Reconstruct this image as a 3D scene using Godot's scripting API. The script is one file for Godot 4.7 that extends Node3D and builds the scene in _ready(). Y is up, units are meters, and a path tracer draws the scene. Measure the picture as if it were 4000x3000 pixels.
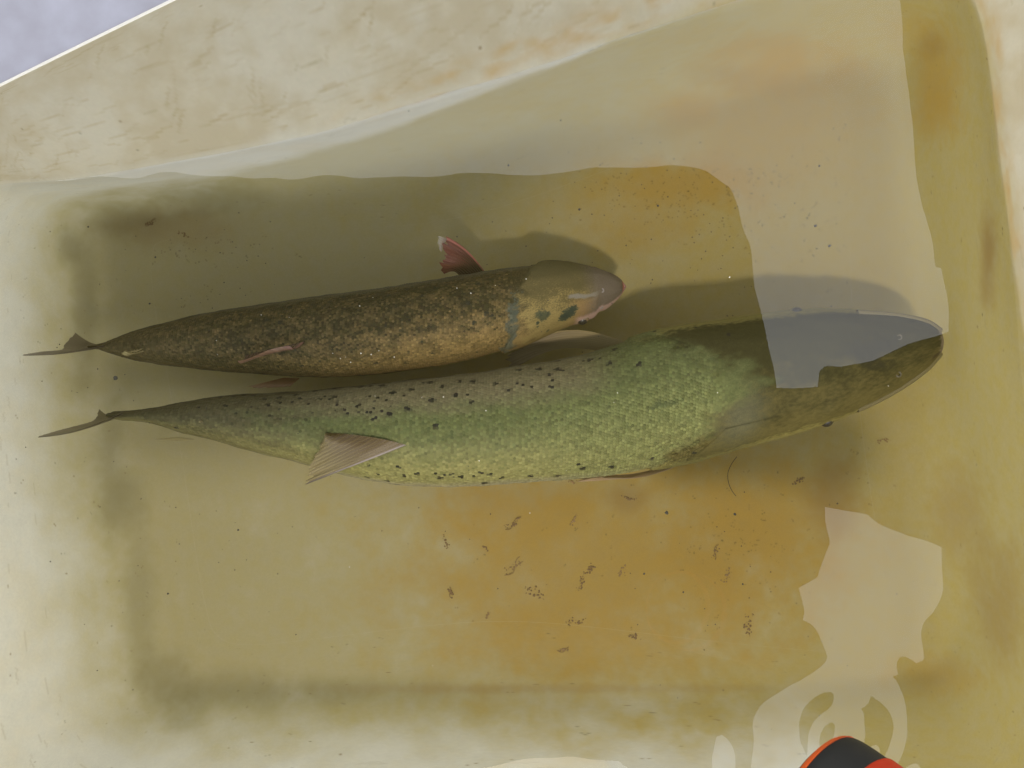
extends Node3D
# Two trout in a shallow cream plastic tub of murky water, seen from straight above.
# Pixel numbers are those of the 4000 x 3000 photograph; ray() turns one into a point at a given height.

const F := 3907.0          # focal length in photograph pixels (42 degree vertical field of view)
const EYE := 0.55          # camera height above the water
const FLOOR_Y := -0.125
const RIM_Y := 0.05
const TO_SUN := Vector3(0.03, 1.0, 0.43)
const OVERHEAD_Y := 9.0
const BLOCKER_Y := 0.9
const TEX_W := 0.98        # metres covered by the tub's texture
const TEX_H := 0.82

var rng := RandomNumberGenerator.new()
var n1 := FastNoiseLite.new()
var n2 := FastNoiseLite.new()
var n3 := FastNoiseLite.new()

func _ready():
	rng.seed = 77
	# ---------- camera ----------
	var cam := Camera3D.new()
	cam.name = "camera"
	cam.fov = 42.0
	cam.near = 0.02
	cam.far = 200.0
	cam.position = Vector3(0, EYE, 0)
	cam.rotation_degrees = Vector3(-90, 0, 0)
	add_child(cam)
	cam.current = true
	# ---------- sky, sun, exposure ----------
	var env := Environment.new()
	env.background_mode = Environment.BG_SKY
	var sky := Sky.new()
	var sm := ProceduralSkyMaterial.new()
	sm.sky_top_color = Color(0.93, 0.95, 1.0)
	sm.sky_horizon_color = Color(0.95, 0.93, 0.88)
	sm.sky_curve = 0.2
	sm.ground_bottom_color = Color(0.25, 0.24, 0.22)
	sm.ground_horizon_color = Color(0.5, 0.5, 0.47)
	sm.sun_angle_max = 1.0
	sky.sky_material = sm
	env.sky = sky
	env.background_energy_multiplier = 4.4
	env.tonemap_mode = Environment.TONE_MAPPER_LINEAR
	env.tonemap_exposure = 0.525
	env.sdfgi_enabled = true
	env.ssao_enabled = true
	env.ssil_enabled = true
	env.volumetric_fog_enabled = true
	env.volumetric_fog_density = 0.0
	var we := WorldEnvironment.new()
	we.name = "world_environment"
	we.environment = env
	add_child(we)
	var sun := DirectionalLight3D.new()
	sun.name = "sun"
	sun.light_color = Color(1.0, 0.94, 0.84)
	sun.light_energy = 1.3
	sun.light_angular_distance = 4.2
	sun.shadow_enabled = true
	sun.look_at_from_position(TO_SUN * 5.0, Vector3.ZERO, Vector3.UP)
	add_child(sun)
	# ---------- noise ----------
	n1.seed = 3; n1.frequency = 1.0; n1.fractal_type = FastNoiseLite.FRACTAL_FBM; n1.fractal_octaves = 4
	n2.seed = 11; n2.frequency = 1.0; n2.fractal_type = FastNoiseLite.FRACTAL_FBM; n2.fractal_octaves = 3
	n3.seed = 29; n3.frequency = 1.0; n3.fractal_type = FastNoiseLite.FRACTAL_NONE
	# ---------- structure ----------
	build_ground()
	build_overhead_sheet()
	build_tub()
	build_water()
	# ---------- objects ----------
	build_brown_trout()
	build_green_trout()
	build_handle()
	build_waste()

# ------------------------------------------------------------------ helpers
func ray(px: float, py: float, y: float) -> Vector3:
	var d := EYE - y
	return Vector3((px - 2000.0) / F * d, y, (py - 1500.0) / F * d)

func lin(r: float, g: float, b: float, a := 1.0) -> Color:
	return Color(r, g, b, a).linear_to_srgb()

func sstep(a: float, b: float, x: float) -> float:
	var t := clampf((x - a) / (b - a), 0.0, 1.0)
	return t * t * (3.0 - 2.0 * t)

func table(pts: Array, x: float, col := 1) -> float:
	# smooth look-up in rows [x, a, b, ...]
	var n := pts.size()
	if x <= pts[0][0]: return pts[0][col]
	if x >= pts[n - 1][0]: return pts[n - 1][col]
	var i := 0
	while pts[i + 1][0] < x: i += 1
	var p0: Array = pts[max(i - 1, 0)]
	var p1: Array = pts[i]
	var p2: Array = pts[i + 1]
	var p3: Array = pts[min(i + 2, n - 1)]
	var h: float = p2[0] - p1[0]
	var t: float = (x - p1[0]) / h
	var m1: float = (p2[col] - p0[col]) / maxf(p2[0] - p0[0], 1e-6) * h
	var m2: float = (p3[col] - p1[col]) / maxf(p3[0] - p1[0], 1e-6) * h
	var t2 := t * t
	var t3 := t2 * t
	return (2 * t3 - 3 * t2 + 1) * p1[col] + (t3 - 2 * t2 + t) * m1 + (-2 * t3 + 3 * t2) * p2[col] + (t3 - t2) * m2

func closed_loop(pts: Array, y: float, n: int) -> PackedVector3Array:
	var out := PackedVector3Array()
	var k := pts.size()
	for i in n:
		var f := float(i) / n * k
		var a := int(f)
		var t := f - a
		var p0 := ray(pts[(a + k - 1) % k][0], pts[(a + k - 1) % k][1], y)
		var p1 := ray(pts[a % k][0], pts[a % k][1], y)
		var p2 := ray(pts[(a + 1) % k][0], pts[(a + 1) % k][1], y)
		var p3 := ray(pts[(a + 2) % k][0], pts[(a + 2) % k][1], y)
		out.append(p1.cubic_interpolate(p2, p0, p3, t))
	return out

func grid_mesh(verts: PackedVector3Array, nu: int, nv: int, wrap_v := false, uvs := PackedVector2Array(), colors := PackedColorArray(), flip := false) -> ArrayMesh:
	# nu rows of nv points; smooth normals from the faces
	var idx := PackedInt32Array()
	var last := nv if wrap_v else nv - 1
	for i in nu - 1:
		for j in last:
			var a := i * nv + j
			var b := i * nv + (j + 1) % nv
			var c := (i + 1) * nv + j
			var d := (i + 1) * nv + (j + 1) % nv
			if flip:
				idx.append_array([a, c, b, b, c, d])
			else:
				idx.append_array([a, b, c, b, d, c])
	return made(verts, idx, uvs, colors)

func made(verts: PackedVector3Array, idx: PackedInt32Array, uvs := PackedVector2Array(), colors := PackedColorArray()) -> ArrayMesh:
	var nor := PackedVector3Array()
	nor.resize(verts.size())
	var t := 0
	while t < idx.size():
		var a := verts[idx[t]]
		var fn := (verts[idx[t + 2]] - a).cross(verts[idx[t + 1]] - a)
		nor[idx[t]] += fn
		nor[idx[t + 1]] += fn
		nor[idx[t + 2]] += fn
		t += 3
	for i in nor.size():
		nor[i] = nor[i].normalized() if nor[i].length_squared() > 1e-24 else Vector3.UP
	var arr := []
	arr.resize(Mesh.ARRAY_MAX)
	arr[Mesh.ARRAY_VERTEX] = verts
	arr[Mesh.ARRAY_NORMAL] = nor
	arr[Mesh.ARRAY_INDEX] = idx
	if uvs.size(): arr[Mesh.ARRAY_TEX_UV] = uvs
	if colors.size(): arr[Mesh.ARRAY_COLOR] = colors
	var m := ArrayMesh.new()
	m.add_surface_from_arrays(Mesh.PRIMITIVE_TRIANGLES, arr)
	return m

func obj(called: String, mesh: Mesh, mat: Material, parent: Node = self) -> MeshInstance3D:
	var o := MeshInstance3D.new()
	o.name = called
	o.mesh = mesh
	o.material_override = mat
	parent.add_child(o, true)
	return o

func tag(o: Node, label: String, category: String, group := "", kind := ""):
	if label: o.set_meta("label", label)
	if category: o.set_meta("category", category)
	if group: o.set_meta("group", group)
	if kind: o.set_meta("kind", kind)

func mat(c: Color, rough := 0.6) -> StandardMaterial3D:
	var m := StandardMaterial3D.new()
	m.albedo_color = c
	m.roughness = rough
	m.cull_mode = BaseMaterial3D.CULL_DISABLED
	return m

# ------------------------------------------------------------------ ground and added overhead sheets
func build_ground():
	var pm := PlaneMesh.new()
	pm.size = Vector2(60, 60)
	var m := mat(lin(0.42, 0.40, 0.36), 0.9)
	var nt := NoiseTexture2D.new()
	nt.width = 512; nt.height = 512; nt.seamless = true
	var fn := FastNoiseLite.new()
	fn.seed = 5; fn.frequency = 0.02; fn.fractal_octaves = 5
	nt.noise = fn
	var g := Gradient.new()
	g.set_color(0, Color(0.72, 0.72, 0.72)); g.set_color(1, Color(1, 1, 1))
	nt.color_ramp = g
	m.albedo_texture = nt
	m.uv1_triplanar = true
	m.uv1_world_triplanar = true
	m.uv1_scale = Vector3(0.7, 0.7, 0.7)
	var o := obj("ground", pm, m)
	o.position.y = FLOOR_Y - 0.03
	tag(o, "", "", "", "structure")

func mirror(px: float, py: float) -> Vector2:
	# where the added overhead sheet is seen mirrored in flat water at that pixel
	var d := EYE + OVERHEAD_Y
	return Vector2((px - 2000.0) / F * d, (py - 1500.0) / F * d)

func build_overhead_sheet():
	# added dark sheet, unseen; its openings shape the sky's reflections in the water
	var root := CSGCombiner3D.new()
	root.name = "added_overhead_sheet"
	var b := CSGPolygon3D.new()
	b.name = "dark_sheet"
	b.polygon = PackedVector2Array([Vector2(-6.5, -10), Vector2(10, -10), Vector2(10, 3.8), Vector2(1.25, 3.8), Vector2(1.05, 3.62), Vector2(0.55, 3.55), Vector2(0.1, 3.58), Vector2(-0.3, 3.66), Vector2(-0.5, 3.8), Vector2(-6.5, 3.8)])
	b.depth = 0.1
	b.rotation_degrees = Vector3(90, 0, 0)
	b.position = Vector3(0, OVERHEAD_Y, 0)
	root.add_child(b)
	var hole_a := [[-300, 700], [300, 690], [800, 690], [1200, 692], [1700, 688], [2200, 674], [2620, 648], [2760, 668], [2850, 730], [2890, 820], [2925, 950], [2955, 1120], [2990, 1270], [3020, 1430], [3030, 1512], [3212, 1512], [3214, 1448], [3232, 1428], [3290, 1438], [3420, 1412], [3560, 1345], [3730, 1287], [3698, 1052], [3668, 1044], [3640, 900], [3600, 700], [3575, 500], [3560, 330], [3535, 0], [3500, -250], [-300, -250]]
	var hole_b := [[3225, 1990], [3230, 2130], [3195, 2240], [3110, 2290], [3150, 2400], [3160, 2520], [3140, 2620], [2960, 2720], [2870, 2830], [2830, 2950], [2830, 3150], [3350, 3150], [3420, 2850], [3490, 2750], [3495, 2690], [3475, 2662], [3560, 2620], [3640, 2450], [3690, 2320], [3705, 2140], [3560, 2100], [3400, 2010]]
	for h in [hole_a, hole_b]:
		var poly := PackedVector2Array()
		for p in h:
			var q := mirror(p[0], p[1])
			poly.append(Vector2(q.x, q.y))
		cut(root, poly)
	root.material_override = mat(lin(0.035, 0.034, 0.03), 0.95)
	add_child(root)
	tag(root, "added dark sheet with openings, mirrored in the tub water", "light_blocker", "", "structure")
	build_sun_blocker()

func build_sun_blocker():
	# added unseen sheet that blocks the sun; outline follows the diagonal shade wanted below
	var pts := [[3000, 30], [2050, 830], [1300, 1430], [850, 1760], [330, 1740], [230, 0], [1700, -120]]
	var n := 12
	var top := PackedVector3Array()
	var off := TO_SUN * (BLOCKER_Y - FLOOR_Y)
	var shade_edge: Array = []
	var back: Array = []
	for p in pts.slice(0, 4): shade_edge.append(ray(p[0], p[1], FLOOR_Y) + off)
	for p in [pts[6], [900, -60], pts[5], pts[4]]: back.append(ray(p[0], p[1], FLOOR_Y) + off)
	for side in [0.0, 0.004]:
		for i in n + 1:
			for j in n + 1:
				var q := path(shade_edge, float(i) / n).lerp(path(back, float(i) / n), float(j) / n)
				top.append(q + Vector3(0, side + 0.006 * sin(i * 1.3) * sin(j * 0.9), 0))
	var idx := PackedInt32Array()
	for l in 2:
		for i in n:
			for j in n:
				var a := l * (n + 1) * (n + 1) + i * (n + 1) + j
				idx.append_array([a, a + 1, a + n + 1, a + 1, a + n + 2, a + n + 1])
	var o := obj("added_sun_blocker", made(top, idx), mat(lin(0.035, 0.034, 0.03), 0.95))
	tag(o, "", "", "", "structure")

func cut(root: Node, poly: PackedVector2Array):
	var c := CSGPolygon3D.new()
	c.name = "opening"
	c.operation = CSGShape3D.OPERATION_SUBTRACTION
	c.polygon = poly
	c.depth = 1.0
	# polygon (x, y) lies along world (x, z): turn y to +z; depth then runs up along y
	c.rotation_degrees = Vector3(90, 0, 0)
	c.position = Vector3(0, OVERHEAD_Y - 0.4, 0)
	root.add_child(c, true)

# ------------------------------------------------------------------ tub
const L0 := [[300, 880], [370, 800], [720, 735], [1250, 640], [2000, 480], [2700, 330], [3250, 190], [3480, 200], [3570, 330], [3600, 700], [3650, 1300], [3700, 1900], [3740, 2400], [3720, 2640], [3580, 2730], [3000, 2745], [2000, 2745], [1200, 2745], [760, 2740], [610, 2690], [545, 2560], [470, 2250], [390, 1800], [330, 1400], [295, 1080]]
const L1 := [[-230, 900], [-60, 735], [350, 688], [1050, 560], [1900, 325], [2700, 60], [3350, -120], [3700, -130], [3830, 60], [3890, 500], [3985, 1200], [4070, 1900], [4130, 2500], [4130, 3000], [3950, 3270], [3200, 3330], [2050, 3330], [1100, 3330], [400, 3330], [20, 3260], [-150, 2980], [-220, 2300], [-260, 1800], [-280, 1400], [-280, 1100]]
const L2 := [[-420, 700], [-270, 480], [0, 340], [690, 0], [1700, -490], [2700, -900], [3500, -1080], [4050, -980], [4250, -450], [4300, 300], [4360, 1100], [4430, 1900], [4500, 2600], [4480, 3250], [4250, 3680], [3300, 3780], [2050, 3780], [1000, 3780], [100, 3780], [-350, 3680], [-560, 3300], [-600, 2400], [-620, 1800], [-600, 1300], [-540, 950]]

func build_tub():
	var n := 300
	var lo := closed_loop(L0, FLOOR_Y, n)
	var wl := closed_loop(L1, 0.0, n)
	var rim := closed_loop(L2, RIM_Y, n)
	var mid := Vector3.ZERO
	for p in lo: mid += p
	mid /= n
	# floor: flat, from the middle out
	var inset := PackedVector3Array()
	for i in n:
		inset.append(lo[i] + (mid - lo[i]).normalized() * 0.055)
	var fv := PackedVector3Array()
	var fuv := PackedVector2Array()
	for k in [0.01, 0.3, 0.6, 0.85, 1.0]:
		for p in inset: fv.append(mid.lerp(p, k))
	for v in fv:
		fuv.append(Vector2(v.x / TEX_W + 0.5, v.z / TEX_H + 0.5))
	# side: a low ridge, the rounded foot of the wall, the wall to the waterline and on to the rim
	var rows: Array = []
	for t in [0.0, 0.12, 0.24, 0.36]:
		var r := PackedVector3Array()
		for i in n:
			r.append(inset[i].lerp(lo[i], t))
		rows.append(r)
	for k in range(1, 11):
		var t := k / 10.0
		var r := PackedVector3Array()
		for i in n:
			var a := inset[i].lerp(lo[i], 0.36)
			var b := lo[i] + Vector3(0, -0.006 * maxf(sstep(-0.18, -0.24, lo[i].x), sstep(0.10, 0.19, lo[i].z) * sstep(0.12, -0.12, lo[i].x)), 0)
			var c := lo[i].lerp(wl[i], 0.42)
			r.append(a.lerp(b, t).lerp(b.lerp(c, t), t))
		rows.append(r)
	for t in [0.50, 0.6, 0.7, 0.8, 0.9, 1.0]:
		var r := PackedVector3Array()
		for i in n: r.append(lo[i].lerp(wl[i], t))
		rows.append(r)
	for t in [0.2, 0.45, 0.7, 0.9, 1.0]:
		var r := PackedVector3Array()
		for i in n: r.append(wl[i].lerp(rim[i], t))
		rows.append(r)
	var nr := rows.size()
	var verts := PackedVector3Array()
	var uvs := PackedVector2Array()
	for q in nr:
		for i in n + 1:
			var p: Vector3 = rows[q][i % n]
			# the moulded plastic is not quite even
			if q > 8 and q < nr - 1:
				var w := n1.get_noise_3d(p.x * 9.0, p.y * 9.0, p.z * 9.0) * 0.0022
				p += (p - Vector3(mid.x, p.y, mid.z)).normalized() * w
			verts.append(p)
			uvs.append(Vector2(float(i) / n, float(q) / (nr - 1)))
	var root := Node3D.new()
	root.name = "plastic_tub"
	root.position = Vector3(0, FLOOR_Y, 0)
	add_child(root)
	tag(root, "stained cream plastic tub holding water and two trout", "tub")
	var m := StandardMaterial3D.new()
	m.roughness = 0.45
	m.metallic_specular = 0.2
	m.cull_mode = BaseMaterial3D.CULL_DISABLED
	m.texture_repeat = false
	m.backlight_enabled = true
	m.backlight = lin(0.92, 0.90, 0.82)
	var wm: StandardMaterial3D = m.duplicate()
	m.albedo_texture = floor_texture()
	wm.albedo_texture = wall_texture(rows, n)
	wm.texture_repeat = true
	obj("base", grid_mesh(fv, 5, n, true, fuv), m, root).position.y = -FLOOR_Y
	obj("wall", grid_mesh(verts, nr, n + 1, false, uvs), wm, root).position.y = -FLOOR_Y
	# rolled lip and the flat flange beyond it
	var lip := PackedVector3Array()
	var seg := 9
	for i in n:
		var out := (rim[i] - Vector3(mid.x, rim[i].y, mid.z)).normalized()
		for k in seg:
			var a := PI * k / (seg - 1)
			lip.append(rim[i] + out * (0.0008 - cos(a) * 0.0008) + Vector3(0, sin(a) * 0.0008, 0))
	for k in seg: lip.append(lip[k])
	var lm := mat(lin(0.74, 0.70, 0.60), 0.4)
	obj("lip", grid_mesh(lip, n + 1, seg), lm, root).position.y = -FLOOR_Y
	var fl := PackedVector3Array()
	for i in n + 1:
		var p := rim[i % n]
		var out := (p - Vector3(mid.x, p.y, mid.z)).normalized()
		fl.append(p + out * 0.0017)
		var wd := 0.014 + 0.066 * sstep(0.05, -0.08, p.z)
		fl.append(p + out * wd * 0.5 + Vector3(0, 0.001, 0))
		fl.append(p + out * wd + Vector3(0, 0.0005, 0))
		fl.append(p + out * (wd + 0.002) + Vector3(0, -0.012, 0))
	var fm := mat(lin(0.40, 0.395, 0.44), 0.5)  # blue cast of the skylight put into the flange colour
	var ft := NoiseTexture2D.new()
	ft.width = 512; ft.height = 512; ft.seamless = true
	var fn := FastNoiseLite.new()
	fn.seed = 8; fn.frequency = 0.012; fn.fractal_octaves = 5
	ft.noise = fn
	var g := Gradient.new()
	g.set_color(0, Color(0.90, 0.89, 0.88)); g.set_color(1, Color(1, 1, 1))
	ft.color_ramp = g
	fm.albedo_texture = ft
	fm.uv1_triplanar = true
	fm.uv1_scale = Vector3(6, 6, 6)
	obj("flange", grid_mesh(fl, n + 1, 4), fm, root).position.y = -FLOOR_Y

# stains and patches: pixel x, y, radii in pixels, strength, kind (0 orange, 1 grey, mostly along floor edges, 2 brown)
const STAINS_AND_PATCHES := [
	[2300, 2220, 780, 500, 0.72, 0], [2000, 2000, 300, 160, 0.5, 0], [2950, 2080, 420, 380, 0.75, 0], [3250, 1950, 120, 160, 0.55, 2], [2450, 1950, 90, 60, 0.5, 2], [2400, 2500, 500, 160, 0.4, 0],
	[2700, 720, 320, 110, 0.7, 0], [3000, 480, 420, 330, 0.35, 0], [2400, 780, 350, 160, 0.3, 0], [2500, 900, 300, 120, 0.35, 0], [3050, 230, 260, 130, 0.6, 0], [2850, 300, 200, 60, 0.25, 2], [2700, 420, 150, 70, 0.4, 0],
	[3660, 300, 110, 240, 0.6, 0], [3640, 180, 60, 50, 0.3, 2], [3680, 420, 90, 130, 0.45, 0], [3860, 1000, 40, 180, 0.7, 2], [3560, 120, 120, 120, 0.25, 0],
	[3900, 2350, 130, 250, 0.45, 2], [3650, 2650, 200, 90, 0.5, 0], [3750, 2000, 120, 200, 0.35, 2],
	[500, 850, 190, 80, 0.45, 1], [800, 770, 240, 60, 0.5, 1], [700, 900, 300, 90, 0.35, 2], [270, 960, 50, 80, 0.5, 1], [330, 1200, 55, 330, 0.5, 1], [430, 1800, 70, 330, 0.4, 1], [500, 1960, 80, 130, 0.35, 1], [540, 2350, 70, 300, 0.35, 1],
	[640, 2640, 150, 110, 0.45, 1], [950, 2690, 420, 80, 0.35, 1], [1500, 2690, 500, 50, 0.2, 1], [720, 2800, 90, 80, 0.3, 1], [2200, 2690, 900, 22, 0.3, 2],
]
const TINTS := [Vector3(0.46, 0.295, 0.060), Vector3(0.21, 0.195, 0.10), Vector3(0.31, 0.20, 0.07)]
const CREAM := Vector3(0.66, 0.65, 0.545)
const WATER_TINT := Vector3(0.465, 0.385, 0.14)

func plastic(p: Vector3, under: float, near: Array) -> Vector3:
	# the colour of the plastic at a point: bare cream, the water's yellow depth tint painted in, stains and patches
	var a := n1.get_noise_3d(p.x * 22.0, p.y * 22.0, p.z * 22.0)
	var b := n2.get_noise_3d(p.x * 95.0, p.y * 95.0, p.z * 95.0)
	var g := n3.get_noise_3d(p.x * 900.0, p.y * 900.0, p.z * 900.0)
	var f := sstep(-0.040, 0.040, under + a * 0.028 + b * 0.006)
	# the painted water tint is pale at the left end, browner at the right
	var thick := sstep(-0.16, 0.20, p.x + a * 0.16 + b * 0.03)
	var c := CREAM.lerp(Vector3(0.47, 0.425, 0.225).lerp(WATER_TINT, thick), f * (0.95 + 0.12 * b))
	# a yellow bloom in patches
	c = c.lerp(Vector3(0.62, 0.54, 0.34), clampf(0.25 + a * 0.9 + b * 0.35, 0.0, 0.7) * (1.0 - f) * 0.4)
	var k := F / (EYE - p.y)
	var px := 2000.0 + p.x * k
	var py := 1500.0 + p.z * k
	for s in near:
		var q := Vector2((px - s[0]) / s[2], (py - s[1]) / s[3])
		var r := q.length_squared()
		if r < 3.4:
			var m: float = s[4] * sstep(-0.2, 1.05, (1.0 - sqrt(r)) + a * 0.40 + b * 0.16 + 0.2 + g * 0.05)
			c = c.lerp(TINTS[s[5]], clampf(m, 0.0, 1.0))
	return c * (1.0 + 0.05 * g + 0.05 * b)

func tint_depth(p: Vector3) -> float:
	# how far below the upper edge of the painted water tint a point lies; towards the right end of the tub the tint reaches up to the waterline
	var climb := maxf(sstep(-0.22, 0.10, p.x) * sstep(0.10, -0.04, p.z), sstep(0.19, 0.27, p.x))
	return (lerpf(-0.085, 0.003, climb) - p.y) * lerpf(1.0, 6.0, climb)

func floor_texture() -> ImageTexture:
	var w := 1320
	var h := 1100
	var img := Image.create(w, h, false, Image.FORMAT_RGB8)
	img.fill(lin(WATER_TINT.x, WATER_TINT.y, WATER_TINT.z))
	var i0 := int(w * 0.18)
	var i1 := int(w * 0.82)
	for j in range(int(h * 0.16), int(h * 0.84)):
		var z := ((j + 0.5) / h - 0.5) * TEX_H
		var py := 1500.0 + z * F / (EYE - FLOOR_Y)
		var near: Array = []
		for s in STAINS_AND_PATCHES:
			if absf(py - s[1]) < s[3] * 1.9: near.append(s)
		for i in range(i0, i1):
			var p := Vector3(((i + 0.5) / w - 0.5) * TEX_W, FLOOR_Y, z)
			var c := plastic(p, tint_depth(p), near)
			img.set_pixel(i, j, lin(c.x, c.y, c.z))
	# specks of dirt
	for cl in [[2700, 760, 420, 120, 150], [2600, 2100, 700, 350, 70], [3500, 1750, 200, 200, 50], [700, 900, 320, 110, 130], [650, 1200, 300, 250, 40], [3200, 750, 250, 330, 90], [2900, 2150, 150, 130, 50]]:
		for k in cl[4]:
			var p := ray(cl[0] + rng.randfn() * cl[2] * 0.6, cl[1] + rng.randfn() * cl[3] * 0.6, FLOOR_Y)
			fleck(img, Vector2((p.x / TEX_W + 0.5) * w, (p.z / TEX_H + 0.5) * h), rng.randi_range(1, 3), 1.0)
	img.generate_mipmaps()
	return ImageTexture.create_from_image(img)

func fleck(img: Image, at: Vector2, n: int, spread: float):
	var col := lin(0.14, 0.09, 0.035) if rng.randf() < 0.7 else lin(0.06, 0.055, 0.03)
	for q in n:
		dab(img, at + Vector2(rng.randfn(), rng.randfn()) * spread, col, rng.randf_range(0.2, 0.55))

func dab(img: Image, at: Vector2, col: Color, al: float):
	var i := int(at.x)
	var j := int(at.y)
	if i >= 0 and j >= 0 and i < img.get_width() and j < img.get_height():
		img.set_pixel(i, j, img.get_pixel(i, j).lerp(col, al))

func wall_texture(rows: Array, n: int) -> ImageTexture:
	# unrolled: u runs round the tub, v from the floor up to the rim
	var w := 2048
	var h := 330
	var nr := rows.size()
	var img := Image.create(w, h, false, Image.FORMAT_RGB8)
	for i in w:
		var fu := (i + 0.5) / w * n
		var iu := int(fu) % n
		var tu := fu - int(fu)
		for j in h:
			var fv := (j + 0.5) / h * (nr - 1)
			var jv := mini(int(fv), nr - 2)
			var tv := fv - jv
			var p: Vector3 = rows[jv][iu].lerp(rows[jv][(iu + 1) % n], tu).lerp(rows[jv + 1][iu].lerp(rows[jv + 1][(iu + 1) % n], tu), tv)
			var k := F / (EYE - p.y)
			var px := 2000.0 + p.x * k
			var py := 1500.0 + p.z * k
			if px < -250 or px > 4250 or py < -250 or py > 3250:
				img.set_pixel(i, j, lin(CREAM.x, CREAM.y, CREAM.z))
				continue
			var near: Array = []
			for s in STAINS_AND_PATCHES:
				if absf(py - s[1]) < s[3] * 1.9 and absf(px - s[0]) < s[2] * 1.9: near.append(s)
			# the water tint fades out up the wall, at other heights on each side
			var c := plastic(p, tint_depth(p), near)
			# browner, darker plastic above the water
			c = c.lerp(Vector3(0.47, 0.40, 0.25), sstep(-0.004, 0.004, p.y) * clampf(0.68 + 0.5 * n1.get_noise_3d(p.x * 7.0, p.y * 7.0, p.z * 7.0 + 5.0) + 0.3 * n2.get_noise_3d(p.x * 60.0, p.y * 60.0, p.z * 60.0), 0.5, 0.82))
			# the scum line left by the water
			var scum := absf(p.y - 0.003 - 0.004 * n1.get_noise_3d(p.x * 14.0, 0, p.z * 14.0))
			var amt := sstep(0.006, 0.0, scum) * clampf(0.22 + 0.9 * n2.get_noise_3d(p.x * 40.0, p.y * 160.0, p.z * 40.0), 0.0, 0.8) * sstep(1100.0, 1700.0, px)
			c = c.lerp(Vector3(0.50, 0.33, 0.12), amt)
			img.set_pixel(i, j, lin(c.x, c.y, c.z))
	# dirt and scratches, with outlines of their own
	for k in 500:
		var u := rng.randf() * w
		var v := rng.randf() * h
		fleck(img, Vector2(u, v), rng.randi_range(1, 2), 0.8)
	for k in 500:
		var at := Vector2(rng.randf_range(0.04, 0.30) * w, rng.randf_range(0.80, 1.0) * h)
		var ang := rng.randfn() * 0.18 + (0.1 if rng.randf() < 0.75 else 0.9)
		var ln := rng.randf_range(4, 16) * (3.0 if rng.randf() < 0.10 else 1.0)
		var al := rng.randf_range(0.05, 0.28)
		for q in int(ln):
			dab(img, at + Vector2(cos(ang), sin(ang)) * q, lin(0.36, 0.27, 0.13), al * (0.4 + 0.6 * sin(PI * q / ln)))
	for k in 260:
		var at := Vector2(rng.randf() * w, rng.randf_range(0.55, 0.9) * h)
		for q in rng.randi_range(3, 12):
			dab(img, at + Vector2(q, rng.randf() * 0.6), lin(0.34, 0.29, 0.17), 0.22)
	img.generate_mipmaps()
	return ImageTexture.create_from_image(img)

# ------------------------------------------------------------------ water
func wave(x: float, z: float) -> float:
	var y := 0.0
	y += n1.get_noise_2d(x * 7.0 + 9.0, z * 7.0) * 0.00003
	y += n3.get_noise_2d(x * 30.0, z * 30.0 + 4.0) * (0.000008 + 0.000016 * sstep(0.05, -0.2, x))
	# rings spreading from where the handle touches the near edge
	var c := Vector2(0.175, 0.20)
	var d := Vector2(x, z).distance_to(c)
	y += sin(d * 170.0 + n3.get_noise_2d(x * 14.0, z * 14.0) * 2.5) * 0.00020 * exp(-maxf(0.0, d - 0.02) * 32.0)
	return y

func build_water():
	var wl := closed_loop(L1, 0.0, 300)
	var nx := 260
	var nz := 220
	var x0 := -0.34
	var x1 := 0.33
	var z0 := -0.25
	var z1 := 0.282
	var poly := PackedVector2Array()
	for p in wl: poly.append(Vector2(p.x, p.z))
	var verts := PackedVector3Array()
	for j in nz:
		for i in nx:
			var x := lerpf(x0, x1, float(i) / (nx - 1))
			var z := lerpf(z0, z1, float(j) / (nz - 1))
			verts.append(Vector3(x, wave(x, z), z))
	var idx := PackedInt32Array()
	for j in nz - 1:
		for i in nx - 1:
			var a := j * nx + i
			idx.append_array([a, a + 1, a + nx, a + 1, a + nx + 1, a + nx])
	var m := StandardMaterial3D.new()
	m.transparency = BaseMaterial3D.TRANSPARENCY_ALPHA
	m.albedo_color = Color(0.9, 0.92, 0.85, 0.0)
	m.roughness = 0.0
	m.metallic_specular = 0.5
	m.cull_mode = BaseMaterial3D.CULL_DISABLED
	var o := obj("water", made(verts, idx), m)
	tag(o, "", "", "", "structure")
	var fog := FogVolume.new()
	fog.name = "murk_in_water"
	fog.size = Vector3(0.70, 0.130, 0.52)
	fog.position = Vector3(-0.005, -0.0675, 0.0)
	var fm := FogMaterial.new()
	fm.density = 0.8
	fm.albedo = Color(0.80, 0.73, 0.42)
	fog.material = fm
	add_child(fog)
	tag(fog, "", "", "", "stuff")

# ------------------------------------------------------------------ fish
var fish: Dictionary

func fish_frame(rows: Array, heights: Array, ymid: float) -> Dictionary:
	return {"rows": rows, "heights": heights, "ymid": ymid, "x0": rows[0][0], "x1": rows[rows.size() - 1][0]}

func fish_point(f: Dictionary, px: float, a: float, grow := 0.0) -> Vector3:
	# px: pixel column of the section, a: angle round it, 0 = lower side in the picture, PI / 2 = back, PI = upper side
	var top := table(f.rows, px, 1)
	var bot := table(f.rows, px, 2)
	var c := (top + bot) * 0.5
	var hw := maxf((bot - top) * 0.5, 0.4)
	var k: float = (EYE - f.ymid) / F
	var up := table(f.heights, px, 1)
	var dn := table(f.heights, px, 2)
	var lift := table(f.heights, px, 3)
	var ca := cos(a)
	var sa := sin(a)
	var y: float = f.ymid + lift + ((up + grow) * pow(absf(sa), 0.9) if sa > 0 else -dn * pow(absf(sa), 1.1))
	var z := (c - 1500.0) * k + (hw * k + grow) * ca
	return Vector3((px - 2000.0) * k, y, z)

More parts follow.
